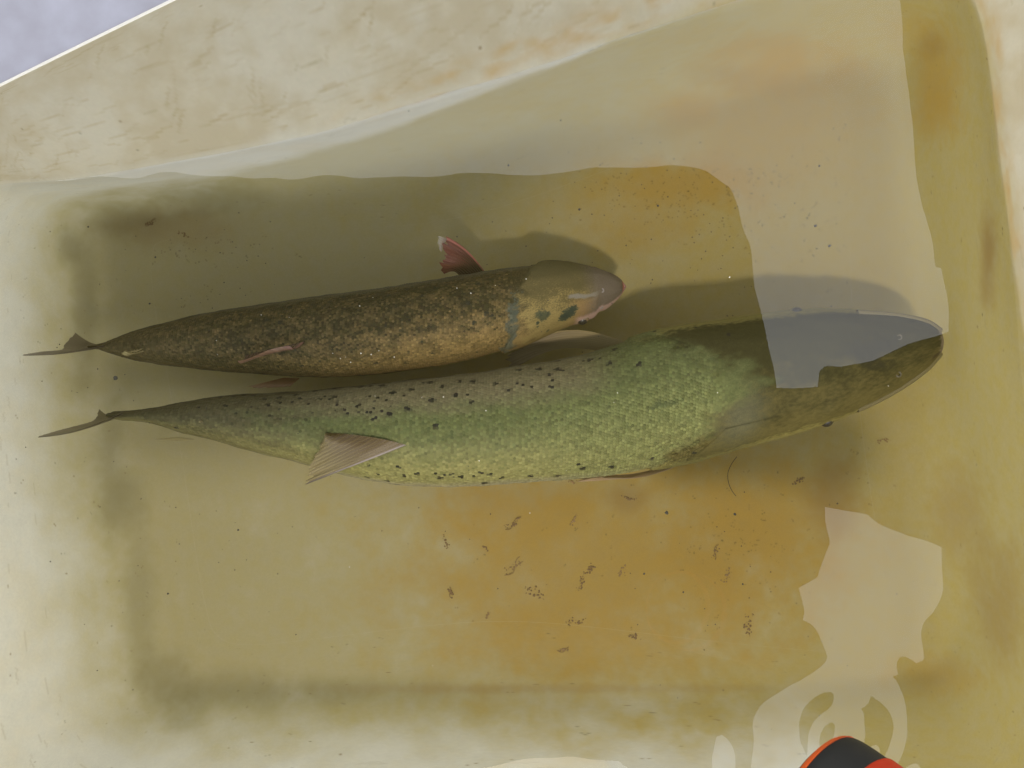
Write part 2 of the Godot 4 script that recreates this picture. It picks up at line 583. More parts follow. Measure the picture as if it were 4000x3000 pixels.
func fish_place(f: Dictionary, px: float, py: float) -> Vector2:
	# pixel -> (section column, angle) on the back
	var x := px
	var s := 0.0
	for it in 4:
		var top := table(f.rows, x, 1)
		var bot := table(f.rows, x, 2)
		var k0: float = EYE - f.ymid
		var y: float = f.ymid + table(f.heights, x, 3) + table(f.heights, x, 1) * sqrt(maxf(0.0, 1.0 - s * s))
		var k := (EYE - y) / k0
		x = 2000.0 + (px - 2000.0) * k
		var yy := 1500.0 + (py - 1500.0) * k
		s = clampf((yy - (top + bot) * 0.5) / maxf((bot - top) * 0.5, 1.0), -0.995, 0.995)
	return Vector2(x, acos(s))

func fish_body(f: Dictionary, nu: int, nv: int, relief: Callable) -> ArrayMesh:
	var verts := PackedVector3Array()
	var uvs := PackedVector2Array()
	for i in nu:
		# more sections towards the snout
		var t := float(i) / (nu - 1)
		t = t + 0.10 * sin(PI * t) * t
		t = clampf(t, 0.0, 1.0)
		if i == nu - 1: t = 1.0
		var px: float = lerpf(f.x0, f.x1, t)
		for j in nv + 1:
			var a := TAU * j / nv - PI * 0.5
			verts.append(fish_point(f, px, a, relief.call(px, a)))
			uvs.append(Vector2(t, float(j) / nv))
	return grid_mesh(verts, nu, nv + 1, false, uvs, PackedColorArray(), true)

func fish_image(f: Dictionary, w: int, h: int, paint: Callable) -> Image:
	var img := Image.create(w, h, false, Image.FORMAT_RGB8)
	for i in w:
		var px: float = lerpf(f.x0, f.x1, (i + 0.5) / w)
		for j in h:
			var a := TAU * (j + 0.5) / h - PI * 0.5
			var c: Vector3 = paint.call(px, a)
			img.set_pixel(i, j, lin(c.x, c.y, c.z))
	return img

func stamp(img: Image, f: Dictionary, px: float, py: float, r: float, col: Color, strength := 0.92):
	# an uneven pigment spot of radius r pixels
	var q := fish_place(f, px, py)
	var k: float = (EYE - f.ymid) / F
	var w := img.get_width()
	var h := img.get_height()
	var half := (table(f.rows, q.x, 2) - table(f.rows, q.x, 1)) * 0.5
	var rad := maxf(sqrt(half * table(f.heights, q.x, 1) / k) , 20.0)
	var du: float = r / (f.x1 - f.x0) * w
	var dv := r / rad / TAU * h
	var cu: float = (q.x - f.x0) / (f.x1 - f.x0) * w
	var cv := (q.y + PI * 0.5) / TAU * h
	var ph := rng.randf() * 9.0
	for i in range(int(cu - du * 1.6) - 1, int(cu + du * 1.6) + 2):
		for j in range(int(cv - dv * 1.6) - 1, int(cv + dv * 1.6) + 2):
			if i < 0 or j < 0 or i >= w or j >= h: continue
			var e := Vector2((i + 0.5 - cu) / maxf(du, 0.7), (j + 0.5 - cv) / maxf(dv, 0.7))
			var n := n2.get_noise_2d(i * 0.15 + ph, j * 0.15) * 0.6
			var m := sstep(1.25, 0.7, e.length() + n)
			if m > 0.0:
				img.set_pixel(i, j, img.get_pixel(i, j).lerp(col, m * strength))

func fish_scales(f: Dictionary, img: Image, step: float, from_px: float, to_px: float, size: Callable, relief: Callable) -> ArrayMesh:
	# low overlapping domes in staggered rows over the back and flanks
	var k: float = (EYE - f.ymid) / F
	var verts := PackedVector3Array()
	var nors := PackedVector3Array()
	var cols := PackedColorArray()
	var idx := PackedInt32Array()
	var w := img.get_width()
	var h := img.get_height()
	var px := from_px
	var row := 0
	while px < to_px:
		var half := (table(f.rows, px, 2) - table(f.rows, px, 1)) * 0.5 * k
		var hgt := table(f.heights, px, 1)
		var arc := PI * 0.5 * (half + hgt)
		var n := int(arc / step)
		for j in n:
			var a := PI * (j + (0.5 if row % 2 else 0.0) + 0.25) / n + rng.randfn() * 0.08 / n
			if a < 0.03 or a > PI - 0.03: continue
			var x := px + rng.randfn() * step * 0.06 / k
			var z: float = size.call(x, a)
			if z <= 0.0: continue
			var p := fish_point(f, x, a, relief.call(x, a))
			var p0 := fish_point(f, x, a)
			var pu := fish_point(f, x + 6.0, a)
			var pv := fish_point(f, x, a + 0.03)
			var t := (pu - p0).normalized()
			var b := (pv - p0).normalized()
			var nn := t.cross(b).normalized()
			if nn.y < 0 : nn = -nn
			b = nn.cross(t)
			var c := img.get_pixel(clampi(int((x - f.x0) / (f.x1 - f.x0) * w), 0, w - 1), clampi(int((a + PI * 0.5) / TAU * h), 0, h - 1)).srgb_to_linear()
			var v := 1.0 + rng.randf_range(-0.22, 0.26) * (0.6 + 0.5 * z)
			c = Color(c.r * v, c.g * v, c.b * v)
			var base := verts.size()
			var r := step * 0.56
			verts.append(p + nn * (step * 0.16 * z + 0.0001) - t * r * 0.1)
			nors.append(nn)
			cols.append(c)
			for q in 7:
				var g := TAU * q / 7
				var dv := t * cos(g) + b * sin(g)
				verts.append(p + dv * r + nn * (0.00005 - step * 0.02))
				nors.append((nn + dv * (1.1 * z)).normalized())
				cols.append(c)
			for q in 7:
				idx.append_array([base, base + 1 + (q + 1) % 7, base + 1 + q])
		px += step * 0.9 / k
		row += 1
	var arr := []
	arr.resize(Mesh.ARRAY_MAX)
	arr[Mesh.ARRAY_VERTEX] = verts
	arr[Mesh.ARRAY_NORMAL] = nors
	arr[Mesh.ARRAY_COLOR] = cols
	arr[Mesh.ARRAY_INDEX] = idx
	var m := ArrayMesh.new()
	m.add_surface_from_arrays(Mesh.PRIMITIVE_TRIANGLES, arr)
	return m

func path(pts: Array, t: float) -> Vector3:
	# a smooth line through points
	var n := pts.size() - 1
	var f := clampf(t, 0.0, 1.0) * n
	var i := mini(int(f), n - 1)
	var p0: Vector3 = pts[max(i - 1, 0)]
	var p1: Vector3 = pts[i]
	var p2: Vector3 = pts[i + 1]
	var p3: Vector3 = pts[min(i + 2, n)]
	return p1.cubic_interpolate(p2, p0, p3, f - i)

func fin(called: String, parent: Node3D, base: Array, tip: Array, rays: int, inner: Color, outer: Color, edge: Color, ragged := 0.08, bow := Vector3.ZERO, thick := 0.0005) -> MeshInstance3D:
	# a membrane stretched between rays: base and tip are lines of points, front ray first
	var nr := rays * 2 + 1
	var ns := 9
	var up := PackedVector3Array()
	var col := PackedColorArray()
	var cut_to: Array = []
	for i in nr:
		cut_to.append(1.0 - ragged * absf(n2.get_noise_1d(i * 0.9 + rays)) * 2.4 - (ragged * 0.35 if i % 2 else 0.0))
	for i in nr:
		var t := float(i) / (nr - 1)
		var a := path(base, t)
		var b := path(tip, t)
		for j in ns:
			var s := float(j) / (ns - 1)
			var p := a.lerp(b, s * cut_to[i])
			p += bow * sin(PI * s) + bow * 0.25 * sin(t * 7.0 + s * 3.0) * s
			up.append(p)
			var c := inner.lerp(outer, sstep(0.15, 0.95, s))
			if t < 0.06: c = edge
			if i % 2 == 1:
				c = Color(c.r * 1.35, c.g * 1.35, c.b * 1.35, c.a * 0.70)
			else:
				c = Color(c.r * 0.66, c.g * 0.62, c.b * 0.58, minf(1.0, c.a * 1.1))
			col.append(c)
	# thickness: a second sheet below, rays a little proud
	var nrm := PackedVector3Array()
	for i in nr:
		for j in ns:
			var i0 := maxi(i - 1, 0) * ns + j
			var i1 := mini(i + 1, nr - 1) * ns + j
			var j0 := i * ns + maxi(j - 1, 0)
			var j1 := i * ns + mini(j + 1, ns - 1)
			nrm.append((up[i1] - up[i0]).cross(up[j1] - up[j0]).normalized())
	var verts := PackedVector3Array()
	var cols := PackedColorArray()
	for side in [1.0, -1.0]:
		for i in nr:
			for j in ns:
				var th: float = thick * (1.0 if i % 2 == 0 else 0.45) * (1.0 - 0.6 * j / (ns - 1))
				verts.append(up[i * ns + j] + nrm[i * ns + j] * th * side * 0.5)
				cols.append(col[i * ns + j])
	var idx := PackedInt32Array()
	var off := nr * ns
	for i in nr - 1:
		for j in ns - 1:
			var a := i * ns + j
			idx.append_array([a, a + ns, a + 1, a + 1, a + ns, a + ns + 1])
			idx.append_array([off + a, off + a + 1, off + a + ns, off + a + 1, off + a + ns + 1, off + a + ns])
	var o := obj(called, made(verts, idx, PackedVector2Array(), cols), fin_material(), parent)
	return o

var fin_mat: StandardMaterial3D
func fin_material() -> StandardMaterial3D:
	if fin_mat == null:
		fin_mat = StandardMaterial3D.new()
		fin_mat.vertex_color_use_as_albedo = true
		fin_mat.transparency = BaseMaterial3D.TRANSPARENCY_ALPHA
		fin_mat.roughness = 0.45
		fin_mat.cull_mode = BaseMaterial3D.CULL_DISABLED
		fin_mat.backlight_enabled = true
		fin_mat.backlight = Color(0.6, 0.6, 0.6)
	return fin_mat

func eye_on(parent: Node3D, at: Vector3, r: float, out: Vector3, rim_col: Color):
	var ball := SphereMesh.new()
	ball.radius = r; ball.height = r * 2.0; ball.radial_segments = 24; ball.rings = 12
	var e := obj("eye", ball, mat(rim_col, 0.25), parent)
	e.position = at
	var pb := SphereMesh.new()
	pb.radius = r * 0.8; pb.height = r * 1.6; pb.radial_segments = 20; pb.rings = 10
	var p := obj("pupil", pb, mat(lin(0.014, 0.012, 0.010), 0.35), e)
	p.position = out.normalized() * r * 0.28

func skin(img: Image, rough := 0.55) -> StandardMaterial3D:
	img.generate_mipmaps()
	var m := StandardMaterial3D.new()
	m.albedo_texture = ImageTexture.create_from_image(img)
	m.roughness = rough
	m.metallic_specular = 0.14
	m.cull_mode = BaseMaterial3D.CULL_DISABLED
	return m

func scale_skin() -> StandardMaterial3D:
	var m := StandardMaterial3D.new()
	m.vertex_color_use_as_albedo = true
	m.roughness = 0.4
	m.metallic_specular = 0.2
	m.cull_mode = BaseMaterial3D.CULL_DISABLED
	return m

func gill_cover(f: Dictionary, root: Node3D, m: Material, relief: Callable, margin: Array, span: float):
	# a thin plate lying on the side of the head; its free rear margin stands off the skin. margin: rows [angle / PI, pixel column]
	var nu := 14
	var nv := 18
	var verts := PackedVector3Array()
	var uvs := PackedVector2Array()
	var a0: float = margin[0][0]
	var a1: float = margin[margin.size() - 1][0]
	for i in nu:
		var t := float(i) / (nu - 1)
		for j in nv:
			var q := lerpf(a0, a1, float(j) / (nv - 1))
			var px := table(margin, q) + t * span
			var side := sin(PI * float(j) / (nv - 1))
			var lift := (0.0013 * (1.0 - t * t) * (0.35 + 0.65 * side) - 0.0004 * t) if i > 0 else -0.0006
			if i == 1: px -= span * 0.95 / (nu - 1)
			verts.append(fish_point(f, px, q * PI, relief.call(px, q * PI) + lift))
			uvs.append(Vector2((px - f.x0) / (f.x1 - f.x0), (q * PI + PI * 0.5) / TAU))
	obj("gill_cover", grid_mesh(verts, nu, nv, false, uvs, PackedColorArray(), true), m, root)

func at_px(px: float, py: float, y: float) -> Vector3:
	return ray(px, py, y)

func blend(a: Vector3, b: Vector3, t: float) -> Vector3:
	return a.lerp(b, clampf(t, 0.0, 1.0))

# ---- the smaller, golden brown trout
func build_brown_trout():
	var disp := [[200, 747, 753], [215, 744, 755], [240, 735, 764], [290, 715, 778], [350, 700, 788], [420, 683, 796], [490, 670, 803], [560, 660, 808], [640, 648, 813], [720, 637, 815], [800, 627, 810], [880, 615, 800], [960, 602, 788], [1040, 589, 770], [1100, 580, 752], [1140, 576, 738], [1200, 572, 716], [1240, 572, 702], [1270, 575, 692], [1284, 578, 684], [1294, 581, 671], [1312, 586, 664], [1330, 592, 651], [1345, 601, 635], [1351, 608, 624], [1353, 614, 618]]
	var rows: Array = []
	for d in disp: rows.append([d[0] * 1.8083, d[1] * 1.8083, d[2] * 1.8083])
	var hts: Array = []
	for d in [[200, 0.012, 0.012, -0.004], [290, 0.017, 0.018, -0.003], [420, 0.024, 0.028, 0], [560, 0.030, 0.036, 0], [720, 0.035, 0.041, 0], [880, 0.036, 0.042, 0], [1040, 0.034, 0.038, 0], [1140, 0.030, 0.034, 0], [1200, 0.026, 0.030, -0.001], [1270, 0.019, 0.023, -0.004], [1310, 0.014, 0.017, -0.007], [1340, 0.009, 0.010, -0.009], [1353, 0.001, 0.001, -0.011]]:
		hts.append([d[0] * 1.8083, d[1], d[2], d[3]])
	var f := fish_frame(rows, hts, -0.076)
	var root := Node3D.new()
	root.name = "brown_trout"
	add_child(root)
	tag(root, "smaller golden brown trout with a grey snout and red side fin", "fish")
	var gill := func(px: float, a: float) -> float:
		# the gill cover stands proud in front of a curved edge
		var edge := 2020.0 + 90.0 * pow(absf(cos(a)), 2.0) - 150.0 * sstep(0.2, 1.0, cos(a))
		var g := 0.0022 * sstep(edge - 6.0, edge + 10.0, px) * (1.0 - sstep(edge + 60.0, edge + 260.0, px)) * sstep(0.25, 0.5, absf(cos(a)))
		g += 0.0007 * sstep(2310.0, 2330.0, px) * (1.0 - sstep(2360.0, 2420.0, px))
		# brow ridges and the hollow between them
		g += 0.0012 * exp(-pow((px - 2260.0) / 45.0, 2.0)) * exp(-pow((absf(cos(a)) - 0.62) / 0.2, 2.0))
		return g + n2.get_noise_2d(px * 0.012, a * 3.0) * 0.0005
	var paint := func(px: float, a: float) -> Vector3:
		var s := cos(a)
		var up := sin(a)
		var n := n1.get_noise_2d(px * 0.011, a * 3.0)
		var m := n2.get_noise_2d(px * 0.10, a * 28.0)
		var q := n3.get_noise_2d(px * 0.21, a * 60.0)
		var dark := Vector3(0.042, 0.036, 0.015)
		var gold := Vector3(0.185, 0.128, 0.048)
		var c := blend(dark, gold, 0.12 + sstep(-0.2, 0.85, s + n * 0.35) * 0.75 * sstep(800.0, 1800.0, px) + n * 0.3 + m * 0.4 + q * 0.2)  # gold against dark paints in the lit flank and shaded back, beside skin colour
		c = blend(c, Vector3(0.100, 0.080, 0.035), sstep(1000.0, 420.0, px) * 0.65)
		c = blend(c, Vector3(0.095, 0.086, 0.052), sstep(-0.80, -0.97, s))
		if up < 0.0: c = blend(c, Vector3(0.42, 0.36, 0.24), sstep(0.0, -0.4, up))
		# head
		var nape := sstep(2010.0, 2055.0, px + n * 60.0 - 40.0 * s * s)
		if nape > 0.0:
			var head := blend(Vector3(0.085, 0.070, 0.028), Vector3(0.205, 0.155, 0.056), sstep(-0.25, 0.7, s + n * 0.6 + m * 0.7))
			head = blend(head, Vector3(0.20, 0.118, 0.050), sstep(0.0, 0.5, s) * sstep(2190.0, 2270.0, px) * 0.7)
			head = blend(head, Vector3(0.078, 0.068, 0.030), sstep(-0.35, -0.75, s + m * 0.2) * 0.75)
			var snout := sstep(2255.0, 2360.0, px + m * 40.0 + 30.0 * s * s)
			head = blend(head, Vector3(0.112, 0.090, 0.066), snout)
			# pale grey stripe between the eyes and the pinkish jaw edge
			head = blend(head, Vector3(0.165, 0.15, 0.115), sstep(0.13, 0.05, absf(s - 0.16 - n * 0.12 - (px - 2290.0) * 0.0004)) * sstep(2205.0, 2222.0, px) * sstep(2350.0, 2300.0, px))
			head = blend(head, Vector3(0.40, 0.27, 0.22), sstep(0.74, 0.86, s + m * 0.08) * sstep(2235.0, 2265.0, px) * 0.85)
			head = blend(head, Vector3(0.30, 0.085, 0.055), sstep(2432.0, 2440.0, px + m * 4.0))
			c = blend(c, head, nape)
			# dark blue-green collar where head and body meet
		var col_x := 2010.0 - 30.0 * s
		c = blend(c, Vector3(0.05, 0.065, 0.05), sstep(26.0, 8.0, absf(px - col_x + n * 40.0)) * sstep(-0.25, 0.0, s + m * 0.5) * 0.8)
		c *= 1.0 + q * 0.22
		return Vector3(maxf(c.x, 0.01), maxf(c.y, 0.01), maxf(c.z, 0.006))
	var img := fish_image(f, 1100, 460, paint)
	var ink := lin(0.022, 0.024, 0.016)
	var green := lin(0.026, 0.036, 0.024)
	for sp in [[2222, 1222, 26, 0.9], [2205, 1238, 22, 0.9], [2240, 1205, 16, 0.9], [2125, 1232, 20, 0.7], [2105, 1225, 14, 0.6], [2143, 1222, 9, 0.6], [2100, 1255, 7, 0.9], [2140, 1288, 7, 0.6], [2100, 1268, 5, 0.8]]:
		stamp(img, f, sp[0], sp[1], sp[2], green, sp[3])
	for sp in [[1825, 1185, 11], [1900, 1225, 12], [1920, 1235, 8], [1650, 1335, 7], [1693, 1379, 6], [1585, 1417, 7], [1470, 1418, 7], [1868, 1107, 9], [1650, 1155, 10], [1520, 1155, 10], [1510, 1130, 8], [1130, 1200, 10], [1290, 1180, 9], [1025, 1215, 9], [1040, 1250, 10], [1095, 1258, 9], [1700, 1125, 8], [1180, 1430, 7], [1085, 1432, 8], [1250, 1410, 7], [900, 1250, 8], [1340, 1160, 9], [1430, 1145, 9], [1590, 1130, 8], [1220, 1190, 8], [940, 1230, 8], [1850, 1260, 9]]:
		stamp(img, f, sp[0], sp[1], sp[2], ink, 0.75)
	for k in 70:
		stamp(img, f, rng.randf_range(700, 1950), rng.randf_range(1130, 1430), rng.randf_range(3, 6), ink, 0.5)
	var hide := skin(img)
	obj("body", fish_body(f, 300, 72, gill), hide, root)
	gill_cover(f, root, hide, gill, [[0.03, 1965], [0.12, 1972], [0.22, 1992], [0.32, 2030]], 190.0)
	gill_cover(f, root, hide, gill, [[0.68, 2075], [0.80, 2062], [0.90, 2075], [0.97, 2095]], 150.0)
	var size := func(px: float, a: float) -> float:
		return maxf(0.36 + 0.2 * n1.get_noise_2d(px * 0.01, a * 2.0), 0.2) * sstep(2005.0, 1960.0, px)
	var sc := obj("scales", fish_scales(f, img, 0.00155, 430.0, 2000.0, size, gill), scale_skin(), root)
	sc.set_meta("kind", "stuff")
	# eyes low on each side of the head
	eye_on(root, fish_point(f, 2212, PI * 0.955) + Vector3(0, 0.001, 0.0030), 0.0042, Vector3(0.1, 0.55, -0.9), lin(0.16, 0.14, 0.08))
	eye_on(root, fish_point(f, 2272, PI * 0.06) + Vector3(0, 0.001, -0.0026), 0.0044, Vector3(0.1, 0.55, 0.9), lin(0.18, 0.13, 0.08))
	# nostrils
	for s in [1.12, 0.42]:
		var nm := TorusMesh.new()
		nm.inner_radius = 0.0006; nm.outer_radius = 0.0016; nm.rings = 14; nm.ring_segments = 8
		var nn := obj("nostril", nm, mat(lin(0.20, 0.17, 0.15), 0.4), root)
		nn.position = fish_point(f, 2345, s * 1.3) + Vector3(0, 0.0001, 0)
	# upper lip, a thin red roll round the tip of the snout
	var lipv := PackedVector3Array()
	for i in 25:
		var t := float(i) / 24.0
		var ang := PI * lerpf(0.02, 0.98, t)
		var c := fish_point(f, 2437.0 - 26.0 * absf(cos(ang)), ang * 0.0 + (0.25 if t < 0.5 else PI - 0.25)).lerp(fish_point(f, 2444.0, PI * 0.5), sin(ang)) + Vector3(0.0004, -0.0006, 0)
		for k in 8:
			var g := TAU * k / 8
			var o2 := Vector3(sin(ang), 0, cos(ang))
			lipv.append(c + (o2 * cos(g) + Vector3.UP * sin(g)) * 0.0011 * (0.3 + 0.7 * sin(PI * t)))
	obj("lip", grid_mesh(lipv, 25, 8, true), mat(lin(0.24, 0.12, 0.095), 0.4), root)
	# fins
	var red_in := Color(0.06, 0.032, 0.02, 0.97)
	var red_out := Color(0.22, 0.07, 0.045, 0.9)
	fin("pectoral_fin", root, [at_px(1906, 1078, -0.082), at_px(1860, 1080, -0.084), at_px(1800, 1084, -0.086)], [at_px(1738, 920, -0.070), at_px(1716, 950, -0.073), at_px(1722, 1000, -0.077), at_px(1712, 1030, -0.08), at_px(1725, 1066, -0.084)], 11, red_in, red_out, Color(0.42, 0.15, 0.11, 0.95), 0.16, Vector3(0.001, 0.003, -0.002))
	fin("pectoral_fin_edge", root, [at_px(1745, 935, -0.071), at_px(1732, 955, -0.074), at_px(1725, 985, -0.077)], [at_px(1708, 918, -0.071), at_px(1706, 938, -0.074), at_px(1712, 968, -0.077)], 6, Color(0.42, 0.34, 0.27, 0.75), Color(0.55, 0.52, 0.42, 0.55), Color(0.5, 0.45, 0.38, 0.6), 0.25, Vector3(0, 0.001, 0))
	fin("dorsal_fin", root, [at_px(1188, 1336, -0.041), at_px(1110, 1352, -0.041), at_px(1010, 1376, -0.0435), at_px(960, 1390, -0.046)], [at_px(1120, 1352, -0.034), at_px(1040, 1374, -0.033), at_px(965, 1400, -0.034), at_px(928, 1412, -0.040)], 10, Color(0.08, 0.048, 0.025, 0.96), Color(0.22, 0.125, 0.075, 0.9), Color(0.19, 0.095, 0.062, 0.95), 0.10, Vector3(0, 0.0005, 0.0024))
	fin("adipose_fin", root, [at_px(560, 1366, -0.056), at_px(520, 1374, -0.058)], [at_px(490, 1372, -0.052), at_px(470, 1380, -0.054)], 4, Color(0.30, 0.25, 0.11, 1), Color(0.42, 0.36, 0.16, 1), Color(0.36, 0.3, 0.14, 1), 0.05, Vector3(0, 0, 0.0012), 0.0022)
	# tail: upper lobe edge on, lower lobe leaning to one side
	var tb := [at_px(405, 1352, -0.064), at_px(402, 1354, -0.076), at_px(405, 1356, -0.090)]
	fin("tail_fin", root, tb, [at_px(66, 1390, -0.030), at_px(150, 1378, -0.050), at_px(235, 1366, -0.072), at_px(250, 1340, -0.088), at_px(292, 1300, -0.108)], 15, Color(0.15, 0.125, 0.075, 0.95), Color(0.21, 0.175, 0.125, 0.8), Color(0.16, 0.13, 0.09, 0.95), 0.05, Vector3(0, 0, 0.0014), 0.0011)
	fin("pelvic_fin", root, [at_px(1170, 1478, -0.092), at_px(1110, 1476, -0.094)], [at_px(1130, 1512, -0.090), at_px(1030, 1518, -0.092), at_px(960, 1512, -0.094)], 8, Color(0.34, 0.17, 0.08, 0.9), Color(0.46, 0.27, 0.14, 0.7), Color(0.5, 0.24, 0.13, 0.9), 0.08, Vector3(0, 0.001, 0))
	fin("gill_membrane", root, [at_px(2165, 1040, -0.080), at_px(2120, 1041, -0.081), at_px(2075, 1046, -0.082)], [at_px(2160, 1034, -0.079), at_px(2115, 1033, -0.080), at_px(2072, 1041, -0.082)], 5, Color(0.40, 0.13, 0.09, 1), Color(0.46, 0.16, 0.12, 1), Color(0.4, 0.13, 0.1, 1), 0.02)

# ---- the larger, green trout
func build_green_trout():
	var disp := [[240, 890, 902], [260, 889, 907], [330, 881, 914], [400, 868, 935], [460, 858, 948], [520, 852, 966], [580, 849, 982], [640, 846, 996], [700, 841, 1012], [760, 835, 1028], [820, 828, 1040], [880, 821, 1047], [960, 813, 1050], [1040, 803, 1048], [1120, 790, 1042], [1200, 778, 1036], [1280, 761, 1029], [1340, 741, 1022], [1400, 722, 1010], [1480, 704, 996], [1560, 690, 978], [1640, 678, 958], [1720, 669, 936], [1800, 667, 910], [1880, 670, 877], [1940, 675, 846], [1985, 682, 818], [2020, 692, 792], [2040, 705, 772], [2050, 720, 756], [2054, 733, 741]]
	var rows: Array = []
	for d in disp: rows.append([d[0] * 1.8083, d[1] * 1.8083, d[2] * 1.8083])
	var hts: Array = []
	for d in [[240, 0.012, 0.013, -0.004], [330, 0.018, 0.020, -0.003], [460, 0.026, 0.032, 0], [640, 0.034, 0.044, 0], [820, 0.039, 0.052, 0], [1040, 0.042, 0.054, 0], [1280, 0.042, 0.053, 0], [1480, 0.039, 0.050, 0], [1640, 0.034, 0.044, 0], [1800, 0.027, 0.036, -0.001], [1920, 0.019, 0.026, -0.004], [1990, 0.013, 0.017, -0.006], [2035, 0.007, 0.009, -0.009], [2054, 0.001, 0.001, -0.011]]:
		hts.append([d[0] * 1.8083, d[1], d[2], d[3]])
	var f := fish_frame(rows, hts, -0.068)
	var root := Node3D.new()
	root.name = "green_trout"
	add_child(root)
	tag(root, "larger green trout with black spots and a blunt dark head", "fish")
	var gill := func(px: float, a: float) -> float:
		var s := cos(a)
		# gill covers: the head stands proud of the shoulder on both sides
		var edge := 2440.0 + 330.0 * sstep(0.95, 0.35, absf(s))
		if s > 0.0: edge += 90.0
		var g := 0.0014 * sstep(edge - 8.0, edge + 14.0, px) * (1.0 - sstep(edge + 150.0, edge + 420.0, px)) * sstep(0.38, 0.62, absf(s))
		g += 0.0014 * exp(-pow((px - 3230.0) / 70.0, 2.0)) * exp(-pow((absf(s) - 0.72) / 0.16, 2.0))
		return g + n2.get_noise_2d(px * 0.008, a * 2.6) * 0.0007
	var paint := func(px: float, a: float) -> Vector3:
		var s := cos(a)
		var up := sin(a)
		var n := n1.get_noise_2d(px * 0.006 + 31.0, a * 2.6)
		var m := n2.get_noise_2d(px * 0.03, a * 12.0)
		var q := n3.get_noise_2d(px * 0.18, a * 70.0)
		var back := Vector3(0.094, 0.107, 0.040)
		var flank := Vector3(0.216, 0.202, 0.076)
		var upper := Vector3(0.148, 0.130, 0.068)
		var c := blend(back, flank, sstep(-0.1, 0.85, s + n * 0.2) * 0.9 + m * 0.12)
		c = blend(c, upper, sstep(-0.20, -0.70, s + n * 0.15) * sstep(2450.0, 2200.0, px))
		c = blend(c, Vector3(0.245, 0.223, 0.130), sstep(0.84, 0.97, s))
		# yellow-green shoulder
		c = blend(c, Vector3(0.155, 0.169, 0.061), sstep(1900.0, 2500.0, px + n * 100.0) * sstep(2830.0, 2700.0, px) * sstep(-0.5, 0.1, s + m * 0.15) * 0.7)
		c = blend(c, Vector3(0.061, 0.076, 0.032), sstep(0.06, 0.02, absf(s - 0.02 - n * 0.1)) * sstep(2470.0, 2520.0, px) * sstep(2640.0, 2590.0, px) * 0.7)
		# brownish olive towards the tail
		c = blend(c, blend(Vector3(0.086, 0.075, 0.036), Vector3(0.155, 0.137, 0.054), sstep(-0.2, 0.8, s + n * 0.4)), sstep(1420.0, 900.0, px + n * 250.0) * 0.9)
		if up < 0.0: c = blend(c, Vector3(0.331, 0.310, 0.216), sstep(0.0, -0.4, up))
		# head: bare olive brown skin
		var bare := sstep(2660.0, 2850.0, px + n * 130.0 + 420.0 * (absf(s) - 0.4))
		var head := blend(Vector3(0.040, 0.037, 0.013), Vector3(0.098, 0.082, 0.027), sstep(-0.2, 0.8, s * 0.8 + n * 0.4 + m * 0.25))
		head = blend(head, Vector3(0.216, 0.191, 0.061), sstep(0.86, 0.95, absf(s) + m * 0.05) * 0.7)
		head = blend(head, Vector3(0.101, 0.101, 0.058), sstep(0.34, 0.02, Vector2((px - 2850.0) / 420.0, (s - 0.42) * 0.5).length() + m * 0.06) * 0.7)
		head = blend(head, Vector3(0.032, 0.030, 0.016), sstep(0.16, 0.05, Vector2((px - 3360.0) / 900.0, (s + 0.15) * 0.4).length() + n * 0.09 + m * 0.05) * 0.8)
		head = blend(head, Vector3(0.216, 0.180, 0.137), sstep(3672.0, 3694.0, px + m * 24.0) * 0.9)
		head = blend(head, Vector3(0.04, 0.03, 0.018), sstep(0.13, 0.06, absf(s - 0.55)) * sstep(3620.0, 3650.0, px) * sstep(3690.0, 3670.0, px) * 0.8)
		c = blend(c, head, bare)
		c *= 0.95 + q * 0.20 + m * 0.14
		return Vector3(maxf(c.x, 0.012), maxf(c.y, 0.012), maxf(c.z, 0.008))
	var img := fish_image(f, 1500, 520, paint)
	var ink := lin(0.020, 0.019, 0.014)
	var spots: Array = []
	for z in [[25, 355, 18], [110, 348, 16], [210, 345, 24], [555, 322, 12], [625, 322, 20], [728, 350, 16], [462, 380, 18], [297, 406, 20], [405, 428, 8], [530, 428, 8], [880, 307, 16], [993, 312, 20], [838, 428, 18], [937, 425, 9], [633, 470, 18], [980, 485, 16], [1190, 325, 16], [1305, 388, 15], [1370, 325, 11], [1420, 343, 8], [1500, 358, 12], [1390, 212, 20], [1560, 200, 22], [1655, 250, 12], [1680, 298, 13], [1675, 357, 16], [1720, 203, 20], [1755, 215, 14], [2005, 122, 20], [2170, 155, 18], [1945, 128, 8], [2080, 112, 8], [1725, 132, 14], [165, 455, 14], [205, 458, 8], [68, 440, 6], [95, 437, 6], [245, 470, 7], [275, 525, 8], [195, 570, 9], [272, 595, 16], [430, 547, 18], [490, 513, 9], [120, 633, 12], [148, 628, 9], [35, 562, 9], [70, 575, 9], [110, 573, 8], [128, 540, 6], [95, 520, 6], [340, 525, 6], [345, 555, 7], [665, 692, 18], [1203, 677, 6], [0, 520, 14], [340, 1047, 12], [510, 1105, 14], [400, 1128, 12], [165, 1105, 12], [80, 1137, 14], [255, 1168, 18], [670, 1098, 9], [700, 1142, 16], [885, 1138, 14], [897, 1108, 9], [800, 1105, 10], [1065, 1095, 14], [1140, 1112, 13], [1235, 1142, 12], [1000, 1127, 9], [1090, 1187, 18], [1500, 1125, 18], [1720, 1125, 18], [1900, 1027, 13], [1945, 1055, 18], [2190, 1045, 18], [545, 1160, 9], [750, 1120, 8], [95, 1035, 10]]:
		spots.append([1400 + z[0] * 0.452, 1350 + z[1] * 0.452, z[2] * 0.46])
